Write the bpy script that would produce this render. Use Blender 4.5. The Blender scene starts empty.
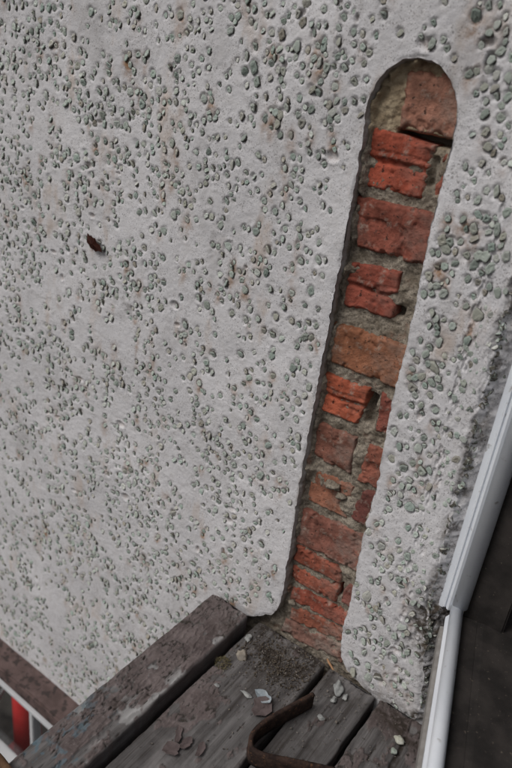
import bpy, bmesh, math, random
import numpy as np
from mathutils import Matrix, Vector

scene = bpy.context.scene
rng = np.random.default_rng(7)
random.seed(7)

# ------------------------------------------------------------------ camera
cam_data = bpy.data.cameras.new("camera")
cam = bpy.data.objects.new("camera", cam_data)
scene.collection.objects.link(cam)
CAM = Vector((0.3188, -0.7184, 0.2984))
R_ = Vector((0.80267, 0.58477, 0.11734)); U_ = Vector((-0.33701, 0.28236, 0.89816)); F_ = Vector((-0.49208, 0.76048, -0.42371))
m = Matrix.Identity(4)
for i in range(3):
    m[i][0] = R_[i]; m[i][1] = U_[i]; m[i][2] = -F_[i]; m[i][3] = CAM[i]
cam.matrix_world = m
cam_data.sensor_fit = 'VERTICAL'; cam_data.sensor_height = 36; cam_data.sensor_width = 24
cam_data.lens = 668 / 768 * 36
cam_data.clip_start = 0.01; cam_data.clip_end = 500
cam_data.dof.use_dof = True
cam_data.dof.focus_distance = 0.88
cam_data.dof.aperture_fstop = 5.2
scene.camera = cam

# ------------------------------------------------------------------ overcast daylight
world = bpy.data.worlds.new("World"); scene.world = world; world.use_nodes = True
wn = world.node_tree.nodes; wl = world.node_tree.links
bg = wn['Background']
sky = wn.new('ShaderNodeTexSky'); sky.sky_type = 'NISHITA'; sky.sun_disc = False
SUN = Vector((-0.34, -0.55, 0.76)).normalized()
sky.sun_elevation = math.asin(SUN.z); sky.sun_rotation = math.atan2(SUN.x, SUN.y)
sky.air_density = 1.0; sky.dust_density = 6.0; sky.ozone_density = 1.0
hs = wn.new('ShaderNodeHueSaturation'); hs.inputs['Saturation'].default_value = 0.34
wl.new(sky.outputs[0], hs.inputs['Color']); wl.new(hs.outputs[0], bg.inputs[0]); bg.inputs[1].default_value = 0.066
sun_d = bpy.data.lights.new("sun", 'SUN'); sun_d.energy = 1.3; sun_d.angle = math.radians(26); sun_d.color = (1, .985, .975)
sun = bpy.data.objects.new("sun", sun_d); scene.collection.objects.link(sun)
sun.rotation_euler = SUN.to_track_quat('Z', 'Y').to_euler()
scene.view_settings.view_transform = 'Standard'; scene.view_settings.look = 'None'
scene.view_settings.exposure = -0.06; scene.view_settings.gamma = 1
scene.view_settings.use_curve_mapping = False
scene.render.engine = 'CYCLES'

# ------------------------------------------------------------------ noise helpers (numpy)
def vnoise(x, y, seed=0):
    r = np.random.default_rng(seed); T = r.random((256, 256))
    xi = np.floor(x).astype(int); yi = np.floor(y).astype(int)
    fx = x - xi; fy = y - yi
    fx = fx * fx * fx * (fx * (fx * 6 - 15) + 10); fy = fy * fy * fy * (fy * (fy * 6 - 15) + 10)
    a = T[xi & 255, yi & 255]; b = T[(xi + 1) & 255, yi & 255]; c = T[xi & 255, (yi + 1) & 255]; d = T[(xi + 1) & 255, (yi + 1) & 255]
    return (a + (b - a) * fx) * (1 - fy) + (c + (d - c) * fx) * fy
def fbm(x, y, f, octv=4, seed=0, gain=.5):
    """zero-centred, about -1..1"""
    x = np.asarray(x, float); y = np.asarray(y, float)
    s = 0; a = 1; t = 0
    for o in range(octv):
        s = s + a * (vnoise(x * f + 13.7 * o, y * f + 7.3 * o, seed + o) - .5) * 2; t += a; a *= gain; f *= 2.03
    return s / t * 1.6
def worley(x, y, seed=0):
    r = np.random.default_rng(seed); TX = r.random((128, 128)); TY = r.random((128, 128))
    xi = np.floor(x).astype(int); yi = np.floor(y).astype(int)
    f1 = np.full(x.shape, 9.); f2 = np.full(x.shape, 9.); idn = np.zeros(x.shape)
    for dx in (-1, 0, 1):
        for dy in (-1, 0, 1):
            cx = xi + dx; cy = yi + dy
            px = cx + TX[cx & 127, cy & 127]; py = cy + TY[cx & 127, cy & 127]
            d = np.hypot(px - x, py - y)
            cid = TX[(cx + 7) & 127, (cy + 3) & 127]
            idn = np.where(d < f1, cid, idn)
            f2 = np.where(d < f1, f1, np.minimum(f2, d)); f1 = np.minimum(f1, d)
    return f1, f2, idn
def sstep(a, b, v):
    t = np.clip((v - a) / (b - a), 0, 1); return t * t * (3 - 2 * t)

# ------------------------------------------------------------------ object helpers
COL = scene.collection
def link(name, mesh, mat=None, parent=None, loc=None):
    o = bpy.data.objects.new(name, mesh); COL.objects.link(o)
    if mat is not None and mesh is not None and not mesh.materials: mesh.materials.append(mat)
    if loc is not None: o.location = loc
    if parent is not None: attach(o, parent)
    return o
def wloc(o):
    v = Vector(o.location)
    while o.parent:
        o = o.parent; v = v + Vector(o.location)
    return v
def attach(o, parent):
    # every parent here is unrotated and unscaled: subtract its place
    pl = Vector(parent['_w']) if '_w' in parent else Vector(parent.location)
    o.parent = parent; o.location = Vector(o.location) - pl
    o['_w'] = list(Vector(o.location) + pl)
def empty(name, loc):
    o = bpy.data.objects.new(name, None); COL.objects.link(o); o.location = loc; o.empty_display_size = .05
    o['_w'] = list(loc); return o
def tag(o, label, cat, group=None):
    o['label'] = label; o['category'] = cat
    if group: o['group'] = group
    return o
def mesh_from(name, V, Fc, smooth=True):
    """V (n,3) array, Fc (k,4) or (k,3) array"""
    me = bpy.data.meshes.new(name)
    V = np.asarray(V, np.float32); Fc = np.asarray(Fc, np.int32)
    n = Fc.shape[1]
    me.vertices.add(len(V)); me.vertices.foreach_set('co', V.ravel())
    me.loops.add(Fc.size); me.loops.foreach_set('vertex_index', Fc.ravel())
    me.polygons.add(len(Fc)); me.polygons.foreach_set('loop_start', np.arange(0, Fc.size, n, dtype=np.int32))
    try: me.polygons.foreach_set('loop_total', np.full(len(Fc), n, np.int32))
    except Exception: pass
    me.polygons.foreach_set('use_smooth', np.full(len(Fc), smooth, bool))
    me.update(calc_edges=True); me.validate()
    return me
def attr(me, name, vals):
    a = me.attributes.new(name, 'FLOAT', 'POINT'); a.data.foreach_set('value', np.asarray(vals, np.float32).ravel())
def gridfaces(nr, nc):
    i = np.arange(nr - 1)[:, None] * nc + np.arange(nc - 1)[None, :]
    i = i.ravel()
    return np.stack([i, i + 1, i + nc + 1, i + nc], 1)
def bm_mesh(name, bm, smooth=False):
    me = bpy.data.meshes.new(name); bmesh.ops.recalc_face_normals(bm, faces=bm.faces); bm.to_mesh(me); bm.free()
    for p in me.polygons: p.use_smooth = smooth
    return me
def box_mesh(name, a, b, bevel=0.0, o=(0, 0, 0)):
    bm = bmesh.new()
    bmesh.ops.create_cube(bm, size=1)
    for v in bm.verts:
        v.co = Vector([(a[i] + b[i]) / 2 + v.co[i] * (b[i] - a[i]) - o[i] for i in range(3)])
    if bevel: bmesh.ops.bevel(bm, geom=list(bm.edges), offset=bevel, segments=2, affect='EDGES')
    return bm_mesh(name, bm)
def sweep(name, prof, path, o=(0, 0, 0), closed=True, smooth=True):
    """prof: list of 2-D (a,b); path: list of (point, A axis, B axis)"""
    n = len(prof); V = []
    for p, A, B in path:
        for a, b in prof: V.append(Vector(p) + Vector(A) * a + Vector(B) * b - Vector(o))
    bm = bmesh.new(); vs = [bm.verts.new(v) for v in V]
    for k in range(len(path) - 1):
        for i in range(n if closed else n - 1):
            j = (i + 1) % n
            bm.faces.new((vs[k * n + i], vs[k * n + j], vs[(k + 1) * n + j], vs[(k + 1) * n + i]))
    if closed:
        bm.faces.new(vs[:n]); bm.faces.new(vs[-n:])
    return bm_mesh(name, bm, smooth)

# ------------------------------------------------------------------ material helpers
class MT:
    def __init__(s, name, rough=.85, spec=.3):
        s.m = bpy.data.materials.new(name); s.m.use_nodes = True
        s.n = s.m.node_tree.nodes; s.l = s.m.node_tree.links
        s.b = s.n['Principled BSDF']; s.b.inputs['Roughness'].default_value = rough
        s.b.inputs['Specular IOR Level'].default_value = spec
        tc = s.n.new('ShaderNodeTexCoord'); s.co = tc.outputs['Object']; s.height = None
    def noise(s, scale, detail=4, rough=.55, stretch=None, w=None, dist=0):
        t = s.n.new('ShaderNodeTexNoise'); t.inputs['Scale'].default_value = scale; t.inputs['Detail'].default_value = detail
        t.inputs['Roughness'].default_value = rough; t.inputs['Distortion'].default_value = dist
        mp = s.n.new('ShaderNodeMapping'); s.l.new(s.co, mp.inputs[0])
        if stretch: mp.inputs['Scale'].default_value = stretch
        if w: mp.inputs['Location'].default_value = w
        s.l.new(mp.outputs[0], t.inputs['Vector'])
        return t.outputs['Fac']
    def vor(s, scale, feature='F1', stretch=None):
        t = s.n.new('ShaderNodeTexVoronoi'); t.inputs['Scale'].default_value = scale; t.feature = feature
        s.l.new(s.co, t.inputs['Vector']); return t.outputs['Distance']
    def ramp(s, f, a, b, lo=0., hi=1.):
        r = s.n.new('ShaderNodeMapRange'); r.interpolation_type = 'SMOOTHSTEP'
        r.inputs['From Min'].default_value = a; r.inputs['From Max'].default_value = b
        r.inputs['To Min'].default_value = lo; r.inputs['To Max'].default_value = hi
        s.l.new(f, r.inputs['Value']); return r.outputs[0]
    def math(s, op, a, b=None):
        r = s.n.new('ShaderNodeMath'); r.operation = op
        for i, v in enumerate((a, b)):
            if v is None: continue
            if isinstance(v, (int, float)): r.inputs[i].default_value = v
            else: s.l.new(v, r.inputs[i])
        return r.outputs[0]
    def mix(s, f, a, b, mode='MIX'):
        r = s.n.new('ShaderNodeMix'); r.data_type = 'RGBA'; r.blend_type = mode
        if isinstance(f, (int, float)): r.inputs[0].default_value = f
        else: s.l.new(f, r.inputs[0])
        for i, v in ((6, a), (7, b)):
            if isinstance(v, (tuple, list)): r.inputs[i].default_value = (*v[:3], 1)
            else: s.l.new(v, r.inputs[i])
        return r.outputs[2]
    def attr(s, name):
        a = s.n.new('ShaderNodeAttribute'); a.attribute_name = name; return a.outputs['Fac']
    def color(s, c):
        if isinstance(c, (tuple, list)): s.b.inputs['Base Color'].default_value = (*c[:3], 1)
        else: s.l.new(c, s.b.inputs['Base Color'])
    def bump(s, h, dist=.001, strength=1.):
        bp = s.n.new('ShaderNodeBump'); bp.inputs['Distance'].default_value = dist; bp.inputs['Strength'].default_value = strength
        s.l.new(h, bp.inputs['Height'])
        if s.height is not None: s.l.new(s.height, bp.inputs['Normal'])
        s.height = bp.outputs[0]; s.l.new(bp.outputs[0], s.b.inputs['Normal'])

# plaster coat
P = MT('plaster', .92, .2)
n1 = P.noise(5, 5); n2 = P.noise(320, 3, .7); n3 = P.noise(60, 4)
c = P.mix(P.ramp(n1, .35, .7), (.645, .632, .645), (.712, .698, .710))
c = P.mix(P.ramp(n3, .4, .75, 0, .32), c, (.50, .475, .455))
speck = P.math('MULTIPLY', P.ramp(P.noise(520, 2, .6), .56, .66), P.ramp(P.noise(40, 3), .30, .6))
c = P.mix(P.math('MULTIPLY', speck, .75), c, (.20, .185, .18))
rustn = P.math('MULTIPLY', P.ramp(P.noise(16, 5, .6, (1, 1, .45)), .56, .72), .48)
c = P.mix(rustn, c, (.46, .33, .23))
gr = P.math('MULTIPLY', P.ramp(P.noise(9, 6, .65, (1, 1, .6), (3, 1, 2)), .52, .72), .34)
c = P.mix(gr, c, (.25, .235, .22))
st = P.attr('stain'); stn = P.math('MULTIPLY', st, P.ramp(P.noise(130, 4, .6), .25, .6))
c = P.mix(stn, c, (.085, .068, .052))
rs = P.attr('rust'); c = P.mix(P.math('MULTIPLY', rs, P.ramp(P.noise(90, 4), .3, .65)), c, (.30, .17, .09))
P.color(c)
P.bump(n2, .0009, .7); P.bump(P.noise(150, 4, .6), .0011, .5)
MAT_COAT = P.m

# pebble chips
P = MT('pebble', .62, .4)
oi = P.n.new('ShaderNodeObjectInfo').outputs['Random']; ri = P.n.new('ShaderNodeNewGeometry').outputs['Random Per Island']
rnd = P.math('FRACT', P.math('ADD', P.math('MULTIPLY', oi, 7.31), ri))
cr = P.n.new('ShaderNodeValToRGB'); P.l.new(rnd, cr.inputs[0]); cr.color_ramp.interpolation = 'LINEAR'
els = cr.color_ramp.elements
cols = [(0, (.31, .38, .32)), (.12, (.43, .485, .42)), (.26, (.26, .35, .295)), (.40, (.52, .555, .495)), (.50, (.19, .255, .215)), (.60, (.43, .42, .34)), (.72, (.33, .43, .375)), (.86, (.57, .58, .53)), (1, (.29, .25, .185))]
els[0].position = 0; els[0].color = (*cols[0][1], 1); els[1].position = 1; els[1].color = (*cols[-1][1], 1)
for p, cc in cols[1:-1]:
    e = els.new(p); e.color = (*cc, 1)
c = P.mix(P.ramp(P.noise(260, 4, .6), .38, .7, 0, .6), cr.outputs[0], (.60, .605, .575))
c = P.mix(P.ramp(P.noise(170, 3, .6, None, (5, 5, 5)), .56, .76, 0, .6), c, (.17, .15, .115))
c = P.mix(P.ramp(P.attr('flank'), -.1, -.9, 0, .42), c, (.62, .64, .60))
c = P.mix(P.ramp(P.attr('flank'), .35, .95, 0, .93), c, P.mix(P.noise(90, 3), (.045, .04, .03), (.13, .115, .095)))  # dark flanks: joint dirt that also paints the shade of the socket gap
P.color(c); P.bump(P.noise(420, 4, .6), .0012, .7)
MAT_PEB = P.m

def brick_mat(base, dust=.25, dustc=(.33, .285, .245), bump=1.0):
    P = MT('brick', .93, .15)
    g_ = sum(base) / 3; base = tuple((v * .92 + g_ * .08) * .95 for v in base); d = tuple(v * .50 for v in base); l = tuple(min(1, v * 1.25) for v in base)
    c = P.mix(P.ramp(P.noise(38, 5, .6), .3, .7), d, l)
    c = P.mix(P.ramp(P.noise(22, 4, .6, None, (2, 1, 0)), .45, .75, 0, dust * 1.5), c, dustc)
    c = P.mix(P.ramp(P.noise(300, 3, .6), .55, .72, 0, .5), c, tuple(v * .4 for v in base))
    c = P.mix(P.ramp(P.noise(120, 5, .7, None, (9, 1, 0)), .56, .68, 0, .65), c, (.06, .045, .04))
    c = P.mix(P.ramp(P.noise(55, 5, .7, None, (4, 8, 0)), .53, .67, 0, .55), c, (.36, .31, .26))
    c = P.mix(P.ramp(P.noise(200, 2, .5, None, (7, 3, 0)), .66, .70, 0, .8), c, (.035, .025, .02))
    P.color(c)
    P.bump(P.noise(420, 3, .7), .0009 * bump, .7); P.bump(P.noise(110, 5, .7), .0026 * bump, .7)
    return P.m

P = MT('mortar', .97, .1)
c = P.mix(P.ramp(P.noise(45, 5, .65), .3, .7), (.17, .142, .108), (.40, .35, .285))
c = P.mix(P.ramp(P.noise(420, 3, .7), .48, .66, 0, .7), c, (.08, .068, .055))
c = P.mix(P.attr('tan'), c, P.mix(P.ramp(P.noise(70, 5, .7), .3, .7), (.28, .215, .14), (.46, .375, .26)))
c = P.mix(P.ramp(P.noise(30, 4, .6, None, (1, 7, 0)), .58, .74, 0, .55), c, (.23, .10, .065))
P.color(c); P.bump(P.noise(600, 3, .7), .0012, .8); P.bump(P.noise(160, 4, .7), .003, .8)
MAT_MORTAR = P.m

P = MT('coat_edge', .95, .1)
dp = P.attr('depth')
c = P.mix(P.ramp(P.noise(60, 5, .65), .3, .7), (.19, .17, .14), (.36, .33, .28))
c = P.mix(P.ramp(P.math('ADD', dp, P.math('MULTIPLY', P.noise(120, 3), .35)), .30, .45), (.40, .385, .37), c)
P.color(c); P.bump(P.noise(500, 3, .7), .001, .8); P.bump(P.noise(120, 4, .7), .003, .8)
MAT_EDGE = P.m

def plank_mat():
    P = MT('weathered_plank', .8, .25)
    g = P.noise(60, 6, .65, (1, .045, 1)); g2 = P.noise(260, 4, .6, (1, .03, 1))
    w = P.mix(P.ramp(g, .3, .7), (.052, .047, .046), (.170, .160, .158))
    w = P.mix(P.ramp(g2, .52, .66, 0, .7), w, (.045, .038, .034))
    w = P.mix(P.ramp(P.noise(14, 4, .6), .45, .75, 0, .55), w, (.23, .215, .21))
    pt = P.mix(P.ramp(P.noise(30, 4, .6), .3, .7), (.086, .067, .064), (.160, .130, .126))
    pt = P.mix(P.ramp(P.noise(200, 4, .65), .52, .72, 0, .5), pt, (.22, .19, .185))
    c = P.mix(P.attr('paint'), w, pt)
    c = P.mix(P.attr('pale'), c, (.34, .335, .33))
    c = P.mix(P.attr('blue'), c, (.10, .15, .18))
    c = P.mix(P.math('MULTIPLY', P.attr('dirt'), P.ramp(P.noise(150, 5, .65), .2, .55)), c, (.030, .022, .016))
    c = P.mix(P.ramp(P.noise(240, 4, .7, None, (4, 4, 1)), .64, .72, 0, .8), c, (.035, .03, .028))
    P.color(c)
    P.bump(P.noise(420, 4, .65), .0006, .7); P.bump(P.math('MULTIPLY', g2, 1.0), .0012, .8)
    return P.m
MAT_PLANK = plank_mat()

def simple_mat(name, a, b, scale=60, rough=.8, bump=.001, spec=.3, speck=None, metal=0):
    P = MT(name, rough, spec)
    c = P.mix(P.ramp(P.noise(scale, 5, .62), .32, .68), a, b)
    if speck: c = P.mix(P.ramp(P.noise(speck[1], 3, .6, None, (3, 2, 1)), speck[2], speck[2] + .07, 0, speck[3]), c, speck[0])
    P.color(c); P.b.inputs['Metallic'].default_value = metal
    if bump: P.bump(P.noise(scale * 4, 4, .65), bump, .7)
    return P.m
MAT_WHITE = simple_mat('white_plastic', (.70, .73, .78), (.76, .79, .83), 18, .32, .0002, .45, ((.22, .19, .15), 42, .64, .6))
MAT_DARK = simple_mat('dark_sill', (.016, .014, .013), (.040, .034, .031), 22, .75, .0006, .25, ((.13, .105, .085), 210, .655, .7))
MAT_BLACK = simple_mat('gap_shade', (.010, .008, .008), (.020, .016, .015), 25, .55, .0004, .35)
MAT_RUST = simple_mat('rusty_iron', (.020, .012, .010), (.056, .033, .025), 90, .9, .0015, .25, ((.15, .075, .04), 240, .60, .7))
MAT_LEDGE = simple_mat('brown_ledge_paint', (.085, .058, .053), (.150, .103, .096), 24, .75, .002, .25, ((.04, .032, .03), 55, .53, .8))
MAT_RAILW = simple_mat('white_frame_paint', (.50, .51, .52), (.58, .58, .59), 12, .5, .0002)
MAT_RED = simple_mat('red_paint', (.82, .06, .06), (.86, .10, .09), 9, .25, 0, .5)
MAT_MASON = simple_mat('dark_masonry', (.11, .10, .088), (.20, .185, .16), 14, .9, .002)
MAT_CORE = simple_mat('core_masonry', (.20, .17, .15), (.30, .26, .22), 20, .95, .002)
MAT_GROUND = simple_mat('asphalt', (.045, .045, .046), (.065, .064, .063), 3, .95, .003)
MAT_LEAF = simple_mat('dry_leaf', (.055, .016, .010), (.10, .032, .02), 160, .7, .0006)
MAT_TWIG = simple_mat('dry_twig', (.085, .042, .022), (.15, .085, .045), 80, .85, .001)
MAT_MOSS = simple_mat('moss', (.10, .085, .04), (.22, .185, .10), 200, .95, .002)
MAT_CRUMB = simple_mat('crumb', (.22, .19, .15), (.40, .36, .31), 90, .95, .002)
MAT_CHIP = simple_mat('pale_chip', (.22, .225, .22), (.38, .385, .37), 120, .85, .001)
MAT_FLAKE = simple_mat('blue_flake', (.24, .28, .31), (.38, .42, .44), 90, .8, .0006)
MAT_PFLAKE = simple_mat('mauve_flake', (.080, .060, .058), (.135, .105, .102), 60, .8, .0006)
MAT_SPLINT = simple_mat('splinter', (.26, .13, .06), (.38, .22, .12), 90, .85, .001)
MAT_DIRT = simple_mat('dirt', (.05, .038, .028), (.13, .105, .08), 120, .97, .002)
def glass_mat():
    P = MT('thin_glass', .05, .5)
    tr = P.n.new('ShaderNodeBsdfTransparent'); gl = P.n.new('ShaderNodeBsdfGlossy'); gl.inputs['Roughness'].default_value = .04
    mx = P.n.new('ShaderNodeMixShader'); mx.inputs[0].default_value = .07; P.l.new(tr.outputs[0], mx.inputs[1]); P.l.new(gl.outputs[0], mx.inputs[2])
    P.l.new(mx.outputs[0], P.n['Material Output'].inputs['Surface']); return P.m
MAT_GLASS = glass_mat()

# ------------------------------------------------------------------ ground
gm = box_mesh('ground', (-150, -150, -3.6), (150, 150, -3.5))
g = link('ground', gm, MAT_GROUND); g['kind'] = 'structure'

# ------------------------------------------------------------------ the pebble-dashed wall
WALL = empty('pebbledash_wall', (-.6, 0, -1.06))
tag(WALL, 'grey white pebble dashed wall with a round topped slot cut down to red bricks', 'wall')

# slot outline in the wall plane (x, z)
def slot_outline():
    pts = [(-.120, -.60), (-.118, -.515), (-.096, -.505), (-.064, -.482), (-.052, -.466), (-.049, -.44)]
    for z in np.arange(-.42, .245, .012): pts.append((-.0487 + .002 * math.sin(z * 9) , z))
    cx, cz, r = .0025, .272, .0525
    for a in np.linspace(math.radians(195), math.radians(-4), 40): pts.append((cx + r * math.cos(a) * .99, cz + r * 1.08 * math.sin(a)))
    for z in np.arange(.25, -.43, -.012): pts.append((.0545 - .006 * (z - .25) / .68 + .0012 * math.sin(z * 31), z))
    pts += [(.062, -.45), (.067, -.474), (.080, -.492), (.105, -.503), (.128, -.510), (.13, -.60)]
    p = np.array(pts)
    # resample and roughen
    d = np.r_[0, np.cumsum(np.hypot(*np.diff(p, axis=0).T))]; t = np.arange(0, d[-1], .002)
    q = np.stack([np.interp(t, d, p[:, 0]), np.interp(t, d, p[:, 1])], 1)
    tg = np.gradient(q, axis=0); tg /= np.linalg.norm(tg, axis=1)[:, None] + 1e-9
    nrm = np.stack([-tg[:, 1], tg[:, 0]], 1)
    amp = .0006 * fbm(t * 0, t, 30, 3, 3) + .0006 * fbm(t * 0 + 5, t, 170, 2, 4)
    rc = np.random.default_rng(77)
    for _ in range(26):
        c0 = rc.uniform(0, t[-1]); amp = amp + rc.uniform(.0006, .0026) * np.exp(-np.abs((t - c0) / rc.uniform(.003, .007)) ** 3)
    return q + nrm * amp[:, None], nrm
SLOT, SLOTN = slot_outline()

def seg_dist(px, pz, poly):
    """distance, nearest point and inside flag for points near the closed polygon"""
    A = poly; B = np.roll(poly, -1, 0)
    best = np.full(px.shape, 9.); nx = np.zeros(px.shape); nz = np.zeros(px.shape); ins = np.zeros(px.shape, bool)
    for (ax, az), (bx, bz) in zip(A, B):
        dx, dz = bx - ax, bz - az; L = dx * dx + dz * dz + 1e-12
        t = np.clip(((px - ax) * dx + (pz - az) * dz) / L, 0, 1)
        qx = ax + t * dx; qz = az + t * dz; d = np.hypot(px - qx, pz - qz)
        k = d < best; best = np.where(k, d, best); nx = np.where(k, qx, nx); nz = np.where(k, qz, nz)
        if az != bz:
            cr_ = ((az > pz) != (bz > pz)) & (px < (bx - ax) * (pz - az) / (bz - az) + ax)
            ins ^= cr_
    return best, nx, nz, ins

# right arris of the pier
def arris(z):
    zz = [-1.1, -.52, -.49, -.42, -.36, -.30, -.26, -.18, 0, .12, .9]
    xx = [.196, .196, .195, .186, .176, .166, .166, .163, .158, .1565, .1565]
    return np.interp(z, zz, xx) + .0018 * fbm(z * 0 + 2, z, 28, 3, 21) + .0016 * fbm(z * 0 + 2, z, 130, 2, 22)

# stones read one by one near the slot: x,z in tenths of a millimetre on the wall
PEB = """166,3801 514,3696 737,3634 678,3562 837,3579 629,3446 829,3414 123,3421 286,3390 383,3311 757,3330 762,3253 840,3203 641,3219 567,3183 969,3195
855,3089 750,3085 686,3019 801,2959 721,3802 993,2830 1088,2770 1202,2822 817,2843 875,2679 1023,2676 1262,2746 937,2551 1005,2499 1131,2431 914,2382
1340,2341 1037,2135 1138,2145 1208,2096 971,2022 1299,1969 706,1778 871,1804 1018,1882 1110,1865 724,1665 925,1711 1010,1729 1181,1815 1250,1774 1329,1726
1164,1736 703,1542 786,1542 902,1569 1034,1639 1242,1592 1325,1640 766,1458 1005,1447 1127,1477 1194,1484 1319,1486 1413,1529 717,1233 792,1273 626,1384
689,1389 902,1331 1107,1364 1281,1379 1204,1300 1201,1199 647,1122 862,1117 694,1019 755,1036 855,980 634,906 726,933 1325,1183 1287,1102 1424,1141
1500,1182 779,732 843,668 875,584 895,506 784,567 1047,649 1139,908 1288,851 942,413 855,323 1318,654 1373,533 1248,538 1257,458 830,228
1047,278 732,119 1156,267 1222,327 664,196 1361,279 880,121 959,99 1042,153 711,-3 849,-55 771,-97 700,-123 1272,137 1330,47 980,-83
1035,-12 1086,-120 764,-229 909,-149 822,-312 994,-245 664,-878 699,-641 811,-452 959,-499 1103,-405 865,-755 779,-609 1050,-804 1169,-806 776,-1055
873,-1012 1020,-965 1168,-1010 713,-1257 989,-1206 1080,-1144 893,-1328 1124,-1257 798,-1551 930,-1566 1010,-1447 1166,-1430 1268,-1418 1092,-1565 1228,-1614 1348,-1533
942,-1700 788,-1839 955,-1835 838,-1978 1094,-1804 1242,-1746 626,-2153 794,-2212 729,-2268 649,-2442 1146,-2104 1265,-2143 1385,-2117 731,-2638 871,-2558 1074,-2355
1121,-2479 1030,-2663 1242,-2516 927,-2724 949,-2913 1376,-2610 1042,-2733 1208,-2918 1102,-2930 1270,-2988 1201,-3159 840,-3183 651,-3377 627,-3507 694,-3503 711,-3588
847,-3443 817,-3616 1005,-3569 1076,-3598 652,-3882 966,-3770 1131,-3697 919,-4020 1043,-3894 1244,-3774 1354,-3834 1505,-3669 690,-4241 797,-4166 1184,-4013 1284,-4022
949,-4241 1023,-4189 1002,-4409 1276,-4208 814,-4589 1439,-4209 1668,-4098 1415,-3617 1701,-3780 1579,-3986 1710,-3948 920,-4679 908,-4881 1284,-4698 1394,-4739 1409,-4581
1153,-4800 1233,-4931 1543,-4664 1666,-4566 1746,-4360 1551,-4347 1798,-4649 1899,-4608 1865,-4207 -2156,3609 -2114,3441 -1769,3688 -1898,3575 -1724,3514 -1604,3662 -1545,3595
-1669,3576 -1454,3704 -1340,3503 -1156,3503 -989,3491 -1246,3497 -1295,3424 -1216,3659 -1468,3518 -1868,3384 -1717,3371 -1886,3285 -2082,3220 -1823,3203 -1726,3224 -1612,3233
-1548,3238 -1488,3267 -1340,3243 -1225,3300 -1143,3353 -1145,3283 -962,3355 -769,3347 -950,3217 -1102,3216 -860,3213 -766,3186 -1162,3127 -618,3176 -1373,3071 -1266,3093
-1062,3088 -974,3108 -1675,3117 -1485,3158 -1818,3067 -1639,2996 -1707,3002 -839,3109 -1810,2903 -1657,2906 -1079,3014 -694,2982 -1364,2924 -1111,2938 -920,2910 -556,3020
-2066,2993 -2009,2844 -1846,2692 -1122,2826 -1204,2842 -1009,2728 -1363,2736 -959,2709 -877,2768 -771,2769 -653,2783 -543,2820 -2020,2552 -1525,2613 -1644,2716 -1184,2643
-1266,2646 -1349,2558 -1756,2558 -1613,2524 -1828,2456 -1684,2541 -899,2642 -985,2517 -915,2564 -754,2685 -554,2661 -2039,2428 -1629,2416 -2999,1187 -2555,1303 -1183,1577
-848,1598 -3200,982 -2943,983 -2602,1109 -2768,1020 -1896,1080 -1749,1164 -1535,1385 -1430,1479 -1321,1356 -1687,1378 -1155,1246 -878,1308 -1003,1207 -997,1012 -1110,1158
-821,1152 -1355,1201 -782,941 -690,964 -692,764 -1440,378 -1455,875 -1825,810 -1987,798 -2186,787 -2351,737 -2271,648 -3073,392 -2845,364 -2291,533 -2060,592
-2072,424 -1880,502 -1658,550 -1535,582 -2271,371 -1103,419 -822,524 -876,326 -2000,-121 -2170,117 -2064,101 -2461,-141 -2616,-68 -2297,-299 -2945,-163 -1713,23
-1566,-74 -1447,-208 -1153,-226 -1192,205 -1291,38 -1043,60 -917,44 -778,115 -661,125 -803,-84 -897,-253 -689,-212 -586,-122 -1659,-362 -1753,-422 -1562,-565
-1267,-523 -905,-570 -719,-560 -816,-538 -647,-449 -2461,-810 -2271,-838 -2830,-556 -2602,-546 -2270,-531 -2014,-843 -1788,-673 -1652,-898 -1472,-713 -1192,-791 -814,-917
-622,-756 -2351,-1119 -2606,-1244 -2924,-1696 -2474,-1392 -2052,-1427 -1802,-1362 -1661,-1087 -1333,-964 -1502,-1214 -661,-888 -484,-674 -2485,-1743 -2321,-1813 -2177,-1720 -1797,-1470
-1474,-1469 -1357,-1549 -969,-1202 -740,-1020 -726,-1287 -946,-1347 -1029,-1667 -1905,-1776 -1579,-1739 -1528,-1588 -2800,-2254 -2641,-2187 -2228,-1944 -1822,-1842 -2507,-2307 -2532,-2461
-2375,-2040 -1506,-2007 -1101,-1861 -728,-1663 -626,-1681 -878,-1762 -2981,-2607 -3181,-2823 -3248,-3120 -2866,-2943 -2739,-2922 -2290,-2823 -2133,-2785 -1618,-2261 -1787,-2408 -1271,-2137
-1185,-2232 -961,-2094 -812,-1959 -636,-2008 -2338,-3144 -2244,-3248 -2414,-3219 -3170,-3553 -2911,-3426 -1681,-2641 -1534,-2606 -1351,-2588 -1190,-2440 -1052,-2408 -852,-2344 -2037,-2922
-2048,-3531 -2777,-3955 -2643,-3965 -2412,-4083 -2261,-3880 -1705,-3051 -1565,-2944 -1278,-2835 -1079,-2699 -757,-2502 -630,-2644 -1646,-3207 -1470,-3078 -1345,-3160 -1234,-2884 -962,-2994
-1546,-3379 -1721,-3549 -1527,-3520 -1166,-3102 -1911,-4006 -1718,-3897 -1808,-3829 -2653,-4340 -1540,-4033 -1480,-3880 -1313,-3669 -1161,-3395 -910,-3331 -1140,-3801 -981,-3595 -1247,-3863
-3089,-4627 -2904,-4608 -2973,-4908 -2119,-4410 -1639,-4211 -1362,-4167 -1155,-4242 -931,-4185 -1069,-4031 -847,-3745 -679,-3874 -1417,-4361 -1726,-4508 -1591,-4591 -2258,-4744 -2469,-4870
-2685,-5000 -1312,-4542 -1041,-4494 -770,-4243 -1767,-4869 -1635,-4913 -2059,-4965 -2325,-4956"""
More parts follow.
